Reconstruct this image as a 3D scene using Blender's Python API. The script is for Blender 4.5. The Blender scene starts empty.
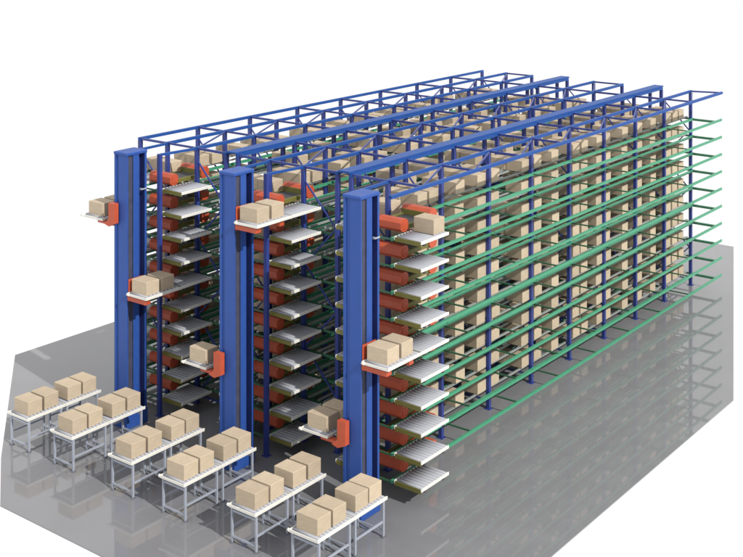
import bpy, bmesh, math, random
from mathutils import Vector, Matrix

random.seed(7)
scene = bpy.context.scene
COL = scene.collection

# ------------------------------------------------------------------ dimensions (metres)
AISLE = 3.127            # spacing of the aisles across the front
BAY = 1.834              # length of one rack bay
NB = 8                   # bays
LEN = BAY * NB
PITCH = 0.5              # height of one storage level
NL = 10
Z0 = 0.332               # guide rail height of the lowest level
H = 5.64                 # height of the top frame
ROW = 0.911              # depth of a rack row
AW = 0.952               # clear width of an aisle
DECK = 0.403             # deck height of lowest buffer conveyor
ORD = ['lowest', 'second', 'third', 'fourth', 'fifth', 'sixth', 'seventh', 'eighth', 'ninth', 'topmost']
NTH = ['first', 'second', 'third', 'fourth', 'fifth', 'sixth', 'seventh', 'eighth', 'ninth', 'tenth', 'eleventh',
       'twelfth', 'thirteenth', 'fourteenth', 'fifteenth', 'sixteenth', 'seventeenth', 'eighteenth', 'nineteenth', 'twentieth']

# ------------------------------------------------------------------ materials
def material(name, color, rough=0.45, metal=0.0, var=0.08, scale=6.0, rvar=0.08, coat=0.0, bump=0.0, spec=0.5, stretch=(1, 1, 1)):
    m = bpy.data.materials.new(name); m.use_nodes = True
    nt = m.node_tree; b = nt.nodes['Principled BSDF']
    tc = nt.nodes.new('ShaderNodeTexCoord'); mp = nt.nodes.new('ShaderNodeMapping')
    mp.inputs['Scale'].default_value = stretch
    nt.links.new(tc.outputs['Object'], mp.inputs['Vector'])
    n = nt.nodes.new('ShaderNodeTexNoise'); n.inputs['Scale'].default_value = scale; n.inputs['Detail'].default_value = 5
    nt.links.new(mp.outputs['Vector'], n.inputs['Vector'])
    r = nt.nodes.new('ShaderNodeValToRGB')
    r.color_ramp.elements[0].position = 0.3; r.color_ramp.elements[1].position = 0.7
    r.color_ramp.elements[0].color = tuple(max(0, c * (1 - var)) for c in color) + (1,)
    r.color_ramp.elements[1].color = tuple(min(1, c * (1 + var)) for c in color) + (1,)
    nt.links.new(n.outputs['Fac'], r.inputs['Fac']); nt.links.new(r.outputs['Color'], b.inputs['Base Color'])
    mr = nt.nodes.new('ShaderNodeMapRange')
    mr.inputs['To Min'].default_value = max(0.02, rough - rvar); mr.inputs['To Max'].default_value = rough + rvar
    nt.links.new(n.outputs['Fac'], mr.inputs['Value']); nt.links.new(mr.outputs['Result'], b.inputs['Roughness'])
    b.inputs['Metallic'].default_value = metal
    b.inputs['Specular IOR Level'].default_value = spec
    if coat:
        b.inputs['Coat Weight'].default_value = coat; b.inputs['Coat Roughness'].default_value = 0.03
    if bump:
        bp = nt.nodes.new('ShaderNodeBump'); bp.inputs['Strength'].default_value = bump; bp.inputs['Distance'].default_value = 0.01
        n2 = nt.nodes.new('ShaderNodeTexNoise'); n2.inputs['Scale'].default_value = scale * 9
        nt.links.new(mp.outputs['Vector'], n2.inputs['Vector'])
        nt.links.new(n2.outputs['Fac'], bp.inputs['Height']); nt.links.new(bp.outputs['Normal'], b.inputs['Normal'])
    return m

M = {
    'blue': material('blue_paint', (0.021, 0.070, 0.290), 0.5, var=0.05, spec=0.35),
    'beam': material('beam_blue_paint', (0.013, 0.063, 0.255), 0.5, var=0.06, spec=0.25),
    'navy': material('upright_blue_paint', (0.024, 0.042, 0.21), 0.45, var=0.08),
    'belt': material('drive_belt_rubber', (0.042, 0.046, 0.085), 0.65, var=0.15),
    'guide': material('guideway_shade_blue', (0.014, 0.026, 0.13), 0.5, var=0.1),  # mast blue darkened: shade of the recessed channel painted into the colour
    'green': material('green_paint', (0.050, 0.265, 0.150), 0.42, var=0.07),
    'endtie': material('mid_green_paint', (0.042, 0.175, 0.095), 0.5, var=0.1),
    'galv': material('galvanised_steel', (0.27, 0.29, 0.28), 0.55, metal=0.1, var=0.1),
    'tie': material('dark_green_paint', (0.03, 0.115, 0.06), 0.5, var=0.1),
    'orange': material('orange_red_paint', (0.43, 0.072, 0.029), 0.5, var=0.08),
    'olive': material('olive_yellow_paint', (0.135, 0.125, 0.026), 0.55, var=0.1),
    'dark': material('dark_steel', (0.045, 0.047, 0.052), 0.5, metal=0.3),
    'roller': material('roller_steel', (0.33, 0.34, 0.375), 0.55, metal=0.05, var=0.05, spec=0.25),
    'bed': material('conveyor_bed_grey', (0.26, 0.27, 0.30), 0.5, var=0.06),
    'white': material('white_rail_paint', (0.66, 0.65, 0.605), 0.5, var=0.04),
    'leg': material('grey_leg_steel', (0.36, 0.39, 0.46), 0.42, metal=0.2, var=0.07),
    'card': material('plain_cardboard', (0.46, 0.375, 0.274), 0.78, var=0.06, scale=5, bump=0.12, spec=0.25, stretch=(1, 1, 3)),
    'seam': material('cardboard_seam', (0.42, 0.33, 0.225), 0.85, var=0.06),
    'floor': material('polished_floor', (0.188, 0.189, 0.201), 0.6, var=0.05, scale=0.9, coat=0.85, spec=0.2),
}

def vary(m, amount):
    nt = m.node_tree; b = nt.nodes['Principled BSDF']; src = b.inputs['Base Color'].links[0].from_socket
    oi = nt.nodes.new('ShaderNodeObjectInfo'); ge = nt.nodes.new('ShaderNodeNewGeometry')
    ad = nt.nodes.new('ShaderNodeMath'); ad.operation = 'ADD'; fr_ = nt.nodes.new('ShaderNodeMath'); fr_.operation = 'FRACT'
    nt.links.new(oi.outputs['Random'], ad.inputs[0]); nt.links.new(ge.outputs['Random Per Island'], ad.inputs[1]); nt.links.new(ad.outputs[0], fr_.inputs[0])
    mr = nt.nodes.new('ShaderNodeMapRange'); mr.inputs['To Min'].default_value = 1 - amount; mr.inputs['To Max'].default_value = 1 + amount * 0.6
    nt.links.new(fr_.outputs[0], mr.inputs['Value'])
    hs = nt.nodes.new('ShaderNodeHueSaturation'); nt.links.new(mr.outputs['Result'], hs.inputs['Value']); nt.links.new(src, hs.inputs['Color'])
    nt.links.new(hs.outputs['Color'], b.inputs['Base Color'])
vary(M['card'], 0.11)

# ------------------------------------------------------------------ mesh building
class MB:
    def __init__(self): self.bm = bmesh.new(); self.mats = []
    def mi(self, m):
        if m not in self.mats: self.mats.append(m)
        return self.mats.index(m)
    def hexa(self, c, m):
        vs = [self.bm.verts.new(p) for p in c]; k = self.mi(m); fs = []
        for f in ((3, 2, 1, 0), (4, 5, 6, 7), (0, 1, 5, 4), (1, 2, 6, 5), (2, 3, 7, 6), (3, 0, 4, 7)):
            fc = self.bm.faces.new([vs[i] for i in f]); fc.material_index = k; fs.append(fc)
        return fs
    def box(self, x0, x1, y0, y1, z0, z1, m, bev=0.0):
        fs = self.hexa([(x0, y0, z0), (x1, y0, z0), (x1, y1, z0), (x0, y1, z0), (x0, y0, z1), (x1, y0, z1), (x1, y1, z1), (x0, y1, z1)], m)
        if bev:
            es = list({e for f in fs for e in f.edges})
            bmesh.ops.bevel(self.bm, geom=es, offset=bev, segments=1, affect='EDGES', profile=0.5)
        return self
    def bar(self, p, q, w, h, m):
        p = Vector(p); q = Vector(q); d = (q - p).normalized()
        up = Vector((0, 0, 1)) if abs(d.z) < 0.95 else Vector((0, 1, 0))
        s = d.cross(up).normalized(); u = s.cross(d)
        c = []
        for e in (p, q):
            for a, b in ((-1, -1), (1, -1), (1, 1), (-1, 1)): c.append(e + s * a * w / 2 + u * b * h / 2)
        self.hexa(c, m); return self
    def cyl(self, p, q, r, m, n=10):
        p = Vector(p); q = Vector(q); d = (q - p).normalized()
        a = Vector((0, 0, 1)) if abs(d.z) < 0.9 else Vector((1, 0, 0))
        s = d.cross(a).normalized(); u = s.cross(d); k = self.mi(m); ring = []
        for e in (p, q):
            ring.append([self.bm.verts.new(e + (s * math.cos(2 * math.pi * i / n) + u * math.sin(2 * math.pi * i / n)) * r) for i in range(n)])
        for i in range(n):
            f = self.bm.faces.new((ring[0][i], ring[0][(i + 1) % n], ring[1][(i + 1) % n], ring[1][i])); f.material_index = k; f.smooth = True
        f = self.bm.faces.new(ring[0][::-1]); f.material_index = k
        f = self.bm.faces.new(ring[1]); f.material_index = k
        return self
    def prism(self, pts, axis, a, b, m):
        """closed outline pts extruded along an axis from a to b"""
        def P(u, v, w): return {'z': (u, v, w), 'x': (w, u, v), 'y': (u, w, v)}[axis]
        k = self.mi(m)
        A = [self.bm.verts.new(P(u, v, a)) for u, v in pts]; B = [self.bm.verts.new(P(u, v, b)) for u, v in pts]
        n = len(pts); fs = []
        for i in range(n):
            fs.append(self.bm.faces.new((A[i], A[(i + 1) % n], B[(i + 1) % n], B[i])))
        fs.append(self.bm.faces.new(A[::-1])); fs.append(self.bm.faces.new(B))
        for f in fs: f.material_index = k
        return fs
    def mesh(self, name):
        bmesh.ops.recalc_face_normals(self.bm, faces=self.bm.faces[:])
        me = bpy.data.meshes.new(name)
        self.bm.to_mesh(me); self.bm.free()
        for m in self.mats: me.materials.append(M[m])
        return me
    def build(self, name, parent=None):
        return link(name, self.mesh(name), parent)

def link(name, me, parent=None, loc=None):
    o = bpy.data.objects.new(name, me); COL.objects.link(o)
    if parent is not None: o.parent = parent
    if loc is not None: o.location = loc
    return o

def tag(o, label, cat, group=None, kind=None):
    o['label'] = label; o['category'] = cat
    if group: o['group'] = group
    if kind: o['kind'] = kind
    return o

def thing(name, loc, label, cat, group=None):
    o = bpy.data.objects.new(name, None); COL.objects.link(o); o.location = loc
    o.empty_display_size = 0.2
    return tag(o, label, cat, group)

def copy_tree(o, loc, label):
    c = o.copy(); COL.objects.link(c); c.location = loc; c['label'] = label
    for ch in list(o.children):
        d = ch.copy(); COL.objects.link(d); d.parent = c
        for g in list(ch.children):
            e = g.copy(); COL.objects.link(e); e.parent = d
    return c

# ------------------------------------------------------------------ floor
mb = MB()
pts = [(-10.90, -0.733), (-6.425, -4.303), (-4.80, -5.47), (4.07, -5.47), (4.07, 7.42), (-0.50, 19.32), (-10.45, 19.32)]
mb.prism(pts, 'z', -0.02, 0.0, 'floor')
fl = mb.build('floor'); fl['kind'] = 'structure'

# ------------------------------------------------------------------ rack rows
def upright_mesh(z1):
    m = MB(); s = 0.041
    m.box(-s, s, -s, s, 0.012, z1, 'navy')
    m.box(-0.075, 0.075, -0.075, 0.075, 0.001, 0.012, 'navy')
    return m.mesh('upright')
UP = upright_mesh(H - 0.034)
UPF = upright_mesh(H + 0.02)

def brace_mesh():
    m = MB(); x0, x1 = -ROW + 0.04, -0.04
    z = 0.25; side = 0
    while z + 0.85 < H - 0.2:
        a, b = (x0, x1) if side == 0 else (x1, x0)
        m.bar((a, 0, z), (b, 0, z + 0.85), 0.028, 0.028, 'navy'); z += 0.85; side ^= 1
    m.bar((x0, 0, 0.18), (x1, 0, 0.18), 0.03, 0.03, 'navy')
    return m.mesh('brace')
BR = brace_mesh()

def shelf_mesh():
    m = MB()
    for x in (-0.82, -0.55, -0.40, -0.09):
        m.box(x - 0.02, x + 0.02, 0.05, LEN - 0.05, 0.049, 0.085, 'galv')
    for j in range(NB + 1):
        y = j * BAY + (0.062 if j == 0 else -0.062 if j == NB else 0.062)
        m.box(-ROW + 0.03, -0.03, y - 0.018, y + 0.018, 0.0, 0.049, 'tie')
    m.box(-ROW - 0.025, -ROW + 0.02 , 0.05, LEN - 0.05, -0.035, 0.045, 'green')
    return m.mesh('shelf')
SH = shelf_mesh()

def rail_mesh(y0, y1):
    m = MB()
    m.box(-0.016, 0.016, y0, y1, -0.026, 0.028, 'green'); m.box(-0.021, 0.021, y0, y1, 0.028, 0.037, 'green')
    return m.mesh('guide_rail')
GI = rail_mesh(-0.92, LEN + 0.05)
GO = rail_mesh(-0.92, LEN + 0.41)
GX, GO_X = 0.068, 0.77
TIE = MB().bar((GX + 0.016, 0, 0), (GO_X - 0.016, 0, 0), 0.032, 0.028, 'tie').mesh('cross_tie')
TIE_END = MB().bar((GX + 0.016, 0, 0.002), (GO_X - 0.016, 0, 0.002), 0.075, 0.058, 'endtie').mesh('cross_tie')
TB = MB().box(-0.034, 0.034, -0.045, LEN + 0.045, -0.033, 0.033, 'beam').mesh('top_beam')
TBF = MB().box(-0.034, 0.034, -1.03, LEN + 0.30, -0.033, 0.033, 'beam').mesh('top_beam')
TT = MB().bar((-ROW + 0.034, 0, 0), (-0.034, 0, 0), 0.04, 0.05, 'navy').mesh('top_tie')

def aisle_tie(width, y2=0.0):
    return MB().bar((0.034, 0, 0.004), (width - 0.034, y2, 0.004), 0.036, 0.044, 'navy').mesh('aisle_tie')
def aisle_diag(width):
    return MB().bar((0.03, 0, -0.003), (width - 0.03, -BAY + 0.05, -0.003), 0.03, 0.03, 'navy').mesh('top_brace')

ROW_NAMES = {('L', 2): 'leftmost', ('R', 2): 'second', ('L', 1): 'third', ('R', 1): 'fourth', ('L', 0): 'rightmost'}
def rack_row(side, k):
    ox = -AISLE * k
    which = {('L', 2): 'tall blue and green rack row at the far left of the block',
             ('R', 2): 'rack row right of the left lift, second row from the left',
             ('L', 1): 'rack row behind the left of the middle lift, third row from the left',
             ('R', 1): 'rack row right of the middle lift, fourth row from the left',
             ('L', 0): 'rightmost rack row, its boxes and open green guide rails facing right'}[(side, k)]
    x_out = ox if side == 'L' else ox + AW + ROW      # local origin at the higher-X post line
    r = thing('storage_rack', (x_out, 0, 0), which, 'storage rack', 'rack rows of the warehouse block')
    for j in range(NB + 1):
        for x in (-ROW, 0): link('upright', UP, r, (x, j * BAY, 0))
        link('brace', BR, r, (0, j * BAY, 0))
        if j < NB: link('top_tie', TT, r, (0, j * BAY, H))
    for x in (-ROW, 0): link('top_beam', TB, r, (x, 0, H))
    for i in range(NL): link('shelf', SH, r, (0, 0, Z0 + i * PITCH))
    if side == 'L':
        link('upright', UPF, r, (0.05, -0.99, 0))
        MB().bar((0.05, -0.95, H), (0.02, -0.045, H), 0.05, 0.05, 'beam').build('top_beam', r)
        for i in range(NL):
            z = Z0 + i * PITCH
            link('guide_rail', GI, r, (GX, 0, z))
            g = link('guide_rail', GO, r, (GO_X, 0, z))
            for y in [-0.9] + [j * BAY + (0.09 if j == 0 else 0.0) for j in range(NB + 1)]:
                link('cross_tie', TIE_END if y > LEN - 0.1 else TIE, g, (-GO_X, y, -0.004))
        w = 0.82 if k == 0 else AW
        at, ad = aisle_tie(w), aisle_diag(w)
        for j in range(NB + 1):
            if j == NB and k == 0:
                link('aisle_tie', aisle_tie(w, 0.24), r, (0, j * BAY, H))
            else:
                link('aisle_tie', at, r, (0, j * BAY, H))
            if j: link('top_brace', ad, r, (0, j * BAY, H))
        if k == 0:
            link('top_beam', TBF, r, (w, 0, H))
        if k < 2:   # wide cover plate that bridges to the neighbouring row's back
            g0 = -(AISLE - AW - ROW)
            m = MB(); m.box(g0 + 0.075, -ROW + 0.012, -0.08, LEN + 0.12, H + 0.034, H + 0.075, 'beam')
            m.build('cover_plate', r)
    else:
        link('upright', UPF, r, (-ROW - 0.124, -0.993, 0))
        MB().bar((-ROW - 0.12, -0.955, H), (-ROW, -0.045, H), 0.05, 0.05, 'beam').build('top_beam', r)
    return r
for k in (2, 1, 0):
    rack_row('L', k)
    if k: rack_row('R', k)

# ------------------------------------------------------------------ cartons
BX, BY, BZ = 0.43, 0.335, 0.255
def carton_mesh(bx, by, bz, bev=0.006):
    m = MB(); m.box(-bx / 2, bx / 2, 0, by, 0, bz, 'card', bev)
    m.box(-bx / 2 + 0.006, bx / 2 - 0.006, by / 2 - 0.0025, by / 2 + 0.0025, bz, bz + 0.0008, 'seam')
    return m.mesh('carton')
CART = carton_mesh(BX, BY, BZ)
CART2 = carton_mesh(0.46, 0.35, 0.28)
CAT = 'carton'

COLS = [0.14, 1.03, 1.46, 2.42, 3.28, 3.84, 5.15, 5.72, 6.55, 7.60, 8.02, 8.84, 9.28, 10.29, 11.15, 12.02, 13.03, 13.48, 13.93]
BOXZ = 0.0865
ROWKEYS = [('L', 0), ('R', 1), ('L', 1), ('R', 2), ('L', 2)]
def carton_slots():
    out = []
    rnd = random.Random(3)
    n = 0
    for ri, (side, k) in enumerate(ROWKEYS):
        ox = -AISLE * k + (0 if side == 'L' else AW + ROW)
        for layer in (0, 1):                              # 0 = higher-X layer
            x = ox + (-0.25 if layer == 0 else -0.685)
            for lev in range(NL):
                for c, y in enumerate(COLS):
                    jx, jy = rnd.uniform(-0.012, 0.012), rnd.uniform(-0.015, 0.015)
                    skip = rnd.random()
                    if side == 'R' and y < (0.9 if lev == NL - 1 else 4.4) * BAY: continue
                    if k == 2 and layer == 1 and lev < NL - 1: continue
                    if ri and skip < 0.06: continue
                    if not ri and layer and lev < NL - 1 and skip < (0.5 if y < 7 else 0.03): continue
                    out.append((n, ri, layer, lev, c, (x + jx, y + jy, Z0 + lev * PITCH + BOXZ)))
                    n += 1
    return out
SLOTS = carton_slots()
RN = ['rightmost', 'fourth', 'third', 'second', 'leftmost']
def carton_label(ri, layer, lev, c):
    return f"tan carton, {NTH[c]} from the front, {ORD[lev]} level, {'right' if layer == 0 else 'left'} layer of {RN[ri]} rack row"
def build_cartons(shown):
    rest = MB()
    for (n, ri, layer, lev, c, loc) in SLOTS:
        if shown is None or n in shown:
            o = link('carton', CART, None, loc)
            tag(o, carton_label(ri, layer, lev, c), CAT, 'cartons stored in the racks')
            o['slot'] = n
        else:
            x, y, z = loc
            rest.box(x - BX / 2, x + BX / 2, y, y + BY, z, z + BZ, 'card')
    if shown is not None:
        o = rest.build('stored_cartons')
        tag(o, 'tan cartons stacked deep inside the racks behind the front ones', 'cartons', None, 'stuff')
SHOWN_IDS = [2,3,4,5,6,7,8,9,10,11,12,13,14,15,16,17,18,21,22,23,24,25,26,27,28,29,30,31,32,33,34,35,36,37,41,42,43,44,45,46,47,48,49,50,51,52,53,54,55,56,60,61,62,63,64,65,66,67,68,69,70,71,72,73,74,75,79,80,81,82,83,84,85,86,87,89,90,91,92,93,94,95,98,99,100,101,102,103,104,105,106,107,108,109,110,111,112,113,114,117,118,119,120,121,122,123,124,125,126,127,128,129,130,131,132,133,136,137,138,139,140,141,142,143,144,145,146,147,148,149,151,152,155,156,157,158,159,160,161,162,163,165,166,167,168,171,172,173,174,175,176,177,178,179,180,181,182,183,184,185,186,187,188,189,190,201,239,253,268,282,283,296,297,298,299,310,312,313,314,315,318,322,323,325,392,393,394,395,397,398,400,402,403,405,478,479,480,481,483,484,486,488,489,491,584,600,602,621,639,640,656,657,658,659,660,661,662,664,665,666,668,669,670,671,835,836,838,839,841,844,919,920,921,923,926,928,929,930,933,934,935,938,943,966,983,1000,1019,1036,1055,1073,1092,1106,1107,1108,1109,1110,1112,1114,1119,1123,1124,1126,1127,1129,1139]
build_cartons(set(SHOWN_IDS))

# ------------------------------------------------------------------ buffer conveyors in front of the racks
def deck_parts(x0, x1, y0, y1, zt, front=True, nrol=9):
    """roller deck and rails, deck top at zt; returns list of (name, mesh)"""
    m = MB()
    m.box(x0 + 0.022, x1 - 0.022, y0 + 0.02, y1 - 0.002, zt - 0.050, zt - 0.030, 'bed')
    n = nrol; st = (y1 - y0 - 0.05) / n
    for i in range(n):
        y = y0 + 0.035 + st * (i + 0.5)
        m.cyl((x0 + 0.02, y, zt - 0.022), (x1 - 0.02, y, zt - 0.022), st * 0.40, 'roller', 12)
    deck = m.mesh('roller_deck')
    rail = MB().box(-0.012, 0.012, y0, y1, zt - 0.052, zt + 0.006, 'white', 0.004).mesh('side_rail')
    fr = MB().box(x0 + 0.0125, x1 - 0.0125, y0 + 0.001, y0 + 0.018, zt - (0.055 if front else 0.085), zt - 0.004, 'white' if front else 'olive', 0.003).mesh('end_bar')
    return deck, rail, fr

def buffer_conveyor(xa, xb):
    r = thing('buffer_conveyor', (0, 0, 0), '', 'conveyor', 'buffer conveyors in front of the racks')
    d, rl, fr = deck_parts(xa, xb, -0.95, -0.06, 0.0, False)
    link('roller_deck', d, r); link('side_rail', rl, r, (xa + 0.012, 0, 0)); link('side_rail', rl, r, (xb - 0.012, 0, 0))
    link('end_bar', fr, r)
    m = MB()
    for y in (-0.80, -0.2):
        m.box(xa + 0.03, xb - 0.03, y - 0.03, y + 0.03, -0.10, -0.053, 'dark')
    m.box((xa + xb) / 2 - 0.03, (xa + xb) / 2 + 0.03, -0.85, -0.15, -0.095, -0.058, 'dark')
    m.build('support_bracket', r)
    return r
bR = buffer_conveyor(0.85, 1.477); bL = buffer_conveyor(-0.55, 0.09)
LIFTN = ['right', 'middle', 'left']
def blabel(k, s, i):
    return f"grey roller buffer conveyor on {s} side behind the {LIFTN[k]} lift, {ORD[i]} level"
first = {'R': True, 'L': True}
for k in range(3):
    for s, proto in (('R', bR), ('L', bL)):
        for i in range(NL):
            loc = (-AISLE * k, 0, DECK + i * PITCH); lab = blabel(k, 'right' if s == 'R' else 'left', i)
            if first[s]: proto.location = loc; proto['label'] = lab; first[s] = False
            else: copy_tree(proto, loc, lab)

# ------------------------------------------------------------------ shuttles on the guide rails
def shuttle():
    r = thing('shuttle', (0, 0, 0), '', 'shuttle', 'orange shuttles at the aisle fronts')
    def housing(y0, y1, z0, z1):
        m = MB(); c = 0.06
        pts = [(y0 + c, z0), (y1 - c, z0), (y1, z0 + c), (y1, z1 - c), (y1 - c, z1), (y0 + c, z1), (y0, z1 - c), (y0, z0 + c)]
        m.prism(pts, 'x', 0.115, 0.79, 'orange')
        return m
    m = housing(-0.65, -0.41, 0.065, 0.300)
    f = m.build('drive_housing', r)
    MB().box(0.7905, 0.80, -0.60, -0.46, 0.11, 0.255, 'orange', 0.004).build('end_cap', f)
    m = housing(0.28, 0.53, 0.065, 0.315)
    b = m.build('drive_housing', r)
    MB().box(0.135, 0.775, 0.262, 0.279, 0.085, 0.255, 'olive', 0.004).build('front_panel', b)
    m = MB()
    m.box(0.19, 0.71, -0.40, 0.26, 0.12, 0.15, 'dark')
    for x in (0.16, 0.74): m.box(x - 0.03, x + 0.03, -0.40, 0.26, 0.09, 0.17, 'olive')
    m.build('load_deck', r)
    for x in (GX + 0.018, GO_X - 0.018):
        for y in (-0.53, 0.41):
            MB().cyl((x - 0.012, y, 0.083), (x + 0.012, y, 0.083), 0.038, 'dark', 14).build('wheel', r)
    return r
sp = shuttle(); f1 = True
for k in range(3):
    for i in range(NL):
        loc = (-AISLE * k, 0, Z0 + i * PITCH); lab = f"orange shuttle on green rails behind the {LIFTN[k]} lift, {ORD[i]} level"
        if f1: sp.location = loc; sp['label'] = lab; f1 = False
        else: copy_tree(sp, loc, lab)

# ------------------------------------------------------------------ lift masts
X0, X1, Y0, Y1 = 0.415, 0.825, -1.90, -1.36
def mast():
    r = thing('lift_mast', (0, 0, 0), '', 'lift mast', 'blue lift masts in front of the aisles')
    m = MB(); yy = [Y0, -1.875, -1.735, -1.575, -1.415, Y1]
    def side(x, s):   # outline down one side, s = +1 for the high-X side
        g1, g2 = x - s * 0.03, x - s * 0.15
        return [(x, yy[0]), (x, yy[1]), (g1, yy[1]), (g1, yy[2]), (x, yy[2]), (x, yy[3]), (g2, yy[3]), (g2, yy[4]), (x, yy[4]), (x, yy[5])]
    R = side(X1, 1); L = side(X0, -1)[::-1]
    fs = m.prism(R + L + [(0.475, Y0), (0.475, Y0 + 0.02), (0.565, Y0 + 0.02), (0.565, Y0)], 'z', 0.30, 5.75, 'blue')
    kb, kg = m.mi('belt'), m.mi('guide')
    for f in fs[:-2]:
        c = f.calc_center_median()
        if yy[1] - 0.001 < c.y < yy[2] + 0.001 and X0 + 0.001 < c.x < X1 - 0.001 and (c.x < X0 + 0.05 or c.x > X1 - 0.05): f.material_index = kb
        elif yy[3] - 0.001 < c.y < yy[4] + 0.001 and X0 + 0.001 < c.x < X1 - 0.001: f.material_index = kg
    m.build('mast_column', r)
    MB().box(X0 - 0.02, X1 + 0.02, Y0 - 0.02, Y1 + 0.02, 0.001, 0.299, 'blue', 0.01).build('mast_base', r)
    m = MB(); m.box(X0 - 0.014, X1 + 0.014, Y0 - 0.014, Y1 + 0.014, 5.751, 5.815, 'blue', 0.012)
    m.build('mast_cap', r)
    m = MB(); m.box(X1 - 0.02, X1 + 0.03, -1.545, -1.515, 4.98, 5.02, 'leg', 0.004)
    m.box(X1 + 0.03, X1 + 0.05, -1.545, -1.40, 4.985, 5.015, 'leg', 0.004)
    m.build('limit_switch', r)
    return r
mp = mast()
for k in range(3):
    lab = {0: 'blue lift mast on the right, nearest the open green guide rails', 1: 'middle one of the three blue lift masts', 2: 'blue lift mast at the left end of the block'}[k]
    if k == 0: mp.location = (0, 0, 0); mp['label'] = lab
    else: copy_tree(mp, (-AISLE * k, 0, 0), lab)

# ------------------------------------------------------------------ lift carriages
def carriage(side, label):
    r = thing('lift_carriage', (0, 0, 0), label, 'lift carriage', 'orange lift carriages on the masts')
    xa, xb = (0.875, 1.477) if side == 'R' else (-0.55, 0.09)
    d, rl, fr = deck_parts(xa, xb, -1.95, -0.956 if side == 'R' else -1.045, 0.0, True)
    link('roller_deck', d, r); link('side_rail', rl, r, (xa + 0.012, 0, 0)); link('side_rail', rl, r, (xb - 0.012, 0, 0)); link('end_bar', fr, r)
    m = MB()
    if side == 'R':
        m.box(0.831, 0.853, -1.88, -1.50, -0.20, 0.26, 'orange', 0.006)
        m.box(0.854, 1.42, -1.925, -1.78, -0.165, -0.071, 'orange', 0.006)
        m.box(0.854, 1.42, -1.25, -1.12, -0.165, -0.071, 'orange', 0.006)
        m.build('mounting_bracket', r)
    else:
        m.prism([(0.26, -0.065), (0.40, -0.10), (0.577, -0.02), (0.577, 0.40), (0.39, 0.40), (0.39, 0.05)], 'y', -2.04, -1.925, 'orange')
        m.box(-0.10, 0.41, -1.924, -1.80, -0.11, -0.056, 'orange', 0.006)
        m.build('mounting_bracket', r)
    MB().cyl((xa - 0.03 if side == 'L' else xa + 0.02, -1.965, -0.02), (xa + 0.03 if side == 'L' else xa + 0.07, -1.965, -0.02), 0.028, 'white', 12).build('guide_wheel', r)
    return r
CZ = {('R', 0): DECK + 5 * PITCH, ('R', 1): DECK + 9 * PITCH, ('R', 2): DECK + 5 * PITCH, ('L', 0): 1.36, ('L', 1): 1.88, ('L', 2): 4.34}
for (s, k), z in CZ.items():
    where = {('R', 0): 'at mid height on the right lift, carrying two cartons', ('R', 1): 'near the top of the middle lift, carrying two cartons',
             ('R', 2): 'mid height right of the left lift, carrying two cartons', ('L', 0): 'low on the left side of the right lift',
             ('L', 1): 'low on the left side of the middle lift', ('L', 2): 'high on the outer left side of the left lift'}[(s, k)]
    c = carriage(s, 'orange lift carriage, ' + where)
    c.location = (-AISLE * k, 0, z)
    ys = [(-1.87, 'front'), (-1.45, 'rear')]
    if (s, k) == ('L', 1): ys = [(-1.87, 'only')]
    for y, w in ys:
        xm = 1.165 if s == 'R' else -0.23
        o = link('carton', CART2, None, (-AISLE * k + xm, y, z + 0.009))
        nm = {('R', 0): 'mid height carriage of the right lift', ('R', 1): 'top carriage of the middle lift', ('R', 2): 'mid height carriage of the left lift',
              ('L', 0): 'low left carriage of the right lift', ('L', 1): 'low left carriage of the middle lift', ('L', 2): 'high left carriage of the left lift'}[(s, k)]
        tag(o, f"{w} tan carton on the {nm}", CAT, 'cartons on the lift carriages')
o = link('carton', CART2, None, (1.165, -0.44, DECK + 9 * PITCH + 0.009))
tag(o, 'tan carton alone on the topmost buffer conveyor of the right lift', CAT)

# ------------------------------------------------------------------ floor conveyors
CH = 0.685
def floor_conveyor():
    r = thing('roller_conveyor', (0, 0, 0), '', 'conveyor', 'roller conveyors standing on the floor')
    w, L = 0.627, 0.94
    d, rl, fr = deck_parts(0, w, 0, L, CH, True, 10)
    link('roller_deck', d, r); link('side_rail', rl, r, (0.012, 0, 0)); link('side_rail', rl, r, (w - 0.012, 0, 0)); link('end_bar', fr, r)
    legm = MB(); legm.box(-0.018, 0.018, -0.018, 0.018, 0.015, CH - 0.053, 'leg'); legm.box(-0.04, 0.04, -0.04, 0.04, 0.001, 0.015, 'dark', 0.003)
    lm = legm.mesh('leg')
    for x in (0.03, w - 0.03):
        for y in (0.06, L - 0.09): link('leg', lm, r, (x, y, 0))
        MB().box(x - 0.014, x + 0.014, 0.083, L - 0.113, 0.26, 0.295, 'leg').build('brace', r)
    for y in (0.06, L - 0.09):
        MB().box(0.053, w - 0.053, y - 0.013, y + 0.013, 0.10, 0.13, 'leg').build('brace', r)
        MB().box(0.053, w - 0.053, y - 0.013, y + 0.013, CH - 0.14, CH - 0.10, 'leg').build('brace', r)
    MB().cyl((-0.035, 0.012, CH - 0.02), (-0.0005, 0.012, CH - 0.02), 0.028, 'white', 12).build('end_knob', r)
    return r
fp = floor_conveyor(); f1 = True
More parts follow.
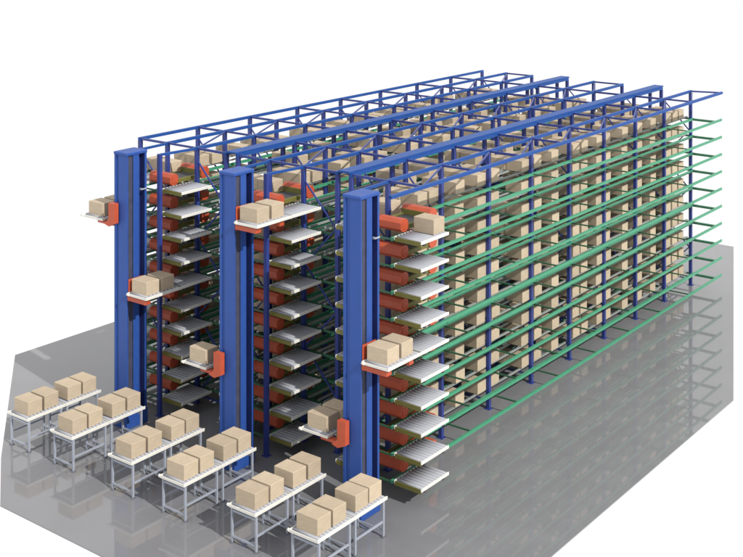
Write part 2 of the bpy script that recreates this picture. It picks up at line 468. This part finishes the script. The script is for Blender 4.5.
for q in range(6):
    k = 2 - q // 2; x0 = -AISLE * k + (-0.545 if q % 2 == 0 else 0.85)
    for h in range(2):
        loc = (x0, -3.86 + h * 0.945, 0)
        lab = f"{'front' if h == 0 else 'rear'} half of the {NTH[q] if q < 5 else 'rightmost'} floor conveyor line from the left" if q < 5 else f"{'front' if h == 0 else 'rear'} half of the rightmost floor conveyor line"
        if f1: fp.location = loc; fp['label'] = lab; f1 = False
        else: copy_tree(fp, loc, lab)
    for b, y in enumerate((-3.775, -3.375, -2.785, -2.385)):
        o = link('carton', CART2, None, (x0 + 0.315 + random.uniform(-.006, .006), y + random.uniform(-.008, .008), CH + 0.009))
        o.rotation_euler.z = random.uniform(-0.012, 0.012)
        pos = ['foremost', 'second', 'third', 'rearmost'][b]
        tag(o, f"{pos} tan carton on the {NTH[q] if q < 5 else 'rightmost'} floor conveyor line" + (' from the left' if q < 5 else ''), CAT, 'cartons on the floor conveyors')

# ------------------------------------------------------------------ light
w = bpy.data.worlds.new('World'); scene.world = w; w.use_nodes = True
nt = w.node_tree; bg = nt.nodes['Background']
# white backdrop; unseen sides tuned as fill: brighter in front, dimmer overhead and right
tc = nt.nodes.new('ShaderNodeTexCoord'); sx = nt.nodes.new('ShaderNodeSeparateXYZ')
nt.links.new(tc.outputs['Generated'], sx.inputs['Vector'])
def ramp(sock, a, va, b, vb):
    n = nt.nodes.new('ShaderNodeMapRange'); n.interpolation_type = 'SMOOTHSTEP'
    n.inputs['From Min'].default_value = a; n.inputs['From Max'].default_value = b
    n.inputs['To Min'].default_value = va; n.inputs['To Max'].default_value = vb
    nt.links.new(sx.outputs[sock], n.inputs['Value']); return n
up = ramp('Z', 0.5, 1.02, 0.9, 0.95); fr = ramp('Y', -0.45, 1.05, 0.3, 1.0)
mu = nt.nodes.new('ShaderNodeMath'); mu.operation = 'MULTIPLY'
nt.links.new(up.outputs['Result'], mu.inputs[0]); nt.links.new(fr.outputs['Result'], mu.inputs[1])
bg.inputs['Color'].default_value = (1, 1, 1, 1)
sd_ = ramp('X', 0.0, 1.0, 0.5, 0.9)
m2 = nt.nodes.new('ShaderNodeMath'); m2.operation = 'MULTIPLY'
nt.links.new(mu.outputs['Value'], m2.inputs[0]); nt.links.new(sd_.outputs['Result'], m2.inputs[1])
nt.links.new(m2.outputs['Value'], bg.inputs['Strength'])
sd = bpy.data.lights.new('sun', 'SUN'); sd.energy = 4.0; sd.angle = math.radians(0.6); sd.color = (1.0, 0.97, 0.91)
so = bpy.data.objects.new('sun', sd); COL.objects.link(so)
el = math.radians(38); v = Vector((1, -0.19, 0)).normalized()
v = Vector((v.x * math.cos(el), v.y * math.cos(el), math.sin(el)))
so.rotation_euler = v.to_track_quat('Z', 'Y').to_euler()

# ------------------------------------------------------------------ camera
cd = bpy.data.cameras.new('camera'); co = bpy.data.objects.new('camera', cd); COL.objects.link(co)
co.location = (14.1815, -18.8792, 10.9720)
co.rotation_euler = (math.radians(90), 0, 0.65787)
cd.sensor_width = 36; cd.lens = 1209.335 / 743 * 36; cd.shift_y = -370.313 / 743
cd.clip_end = 500; cd.clip_start = 0.1
scene.camera = co
scene.view_settings.view_transform = 'Standard'; scene.view_settings.look = 'None'
scene.view_settings.exposure = 0; scene.view_settings.gamma = 1
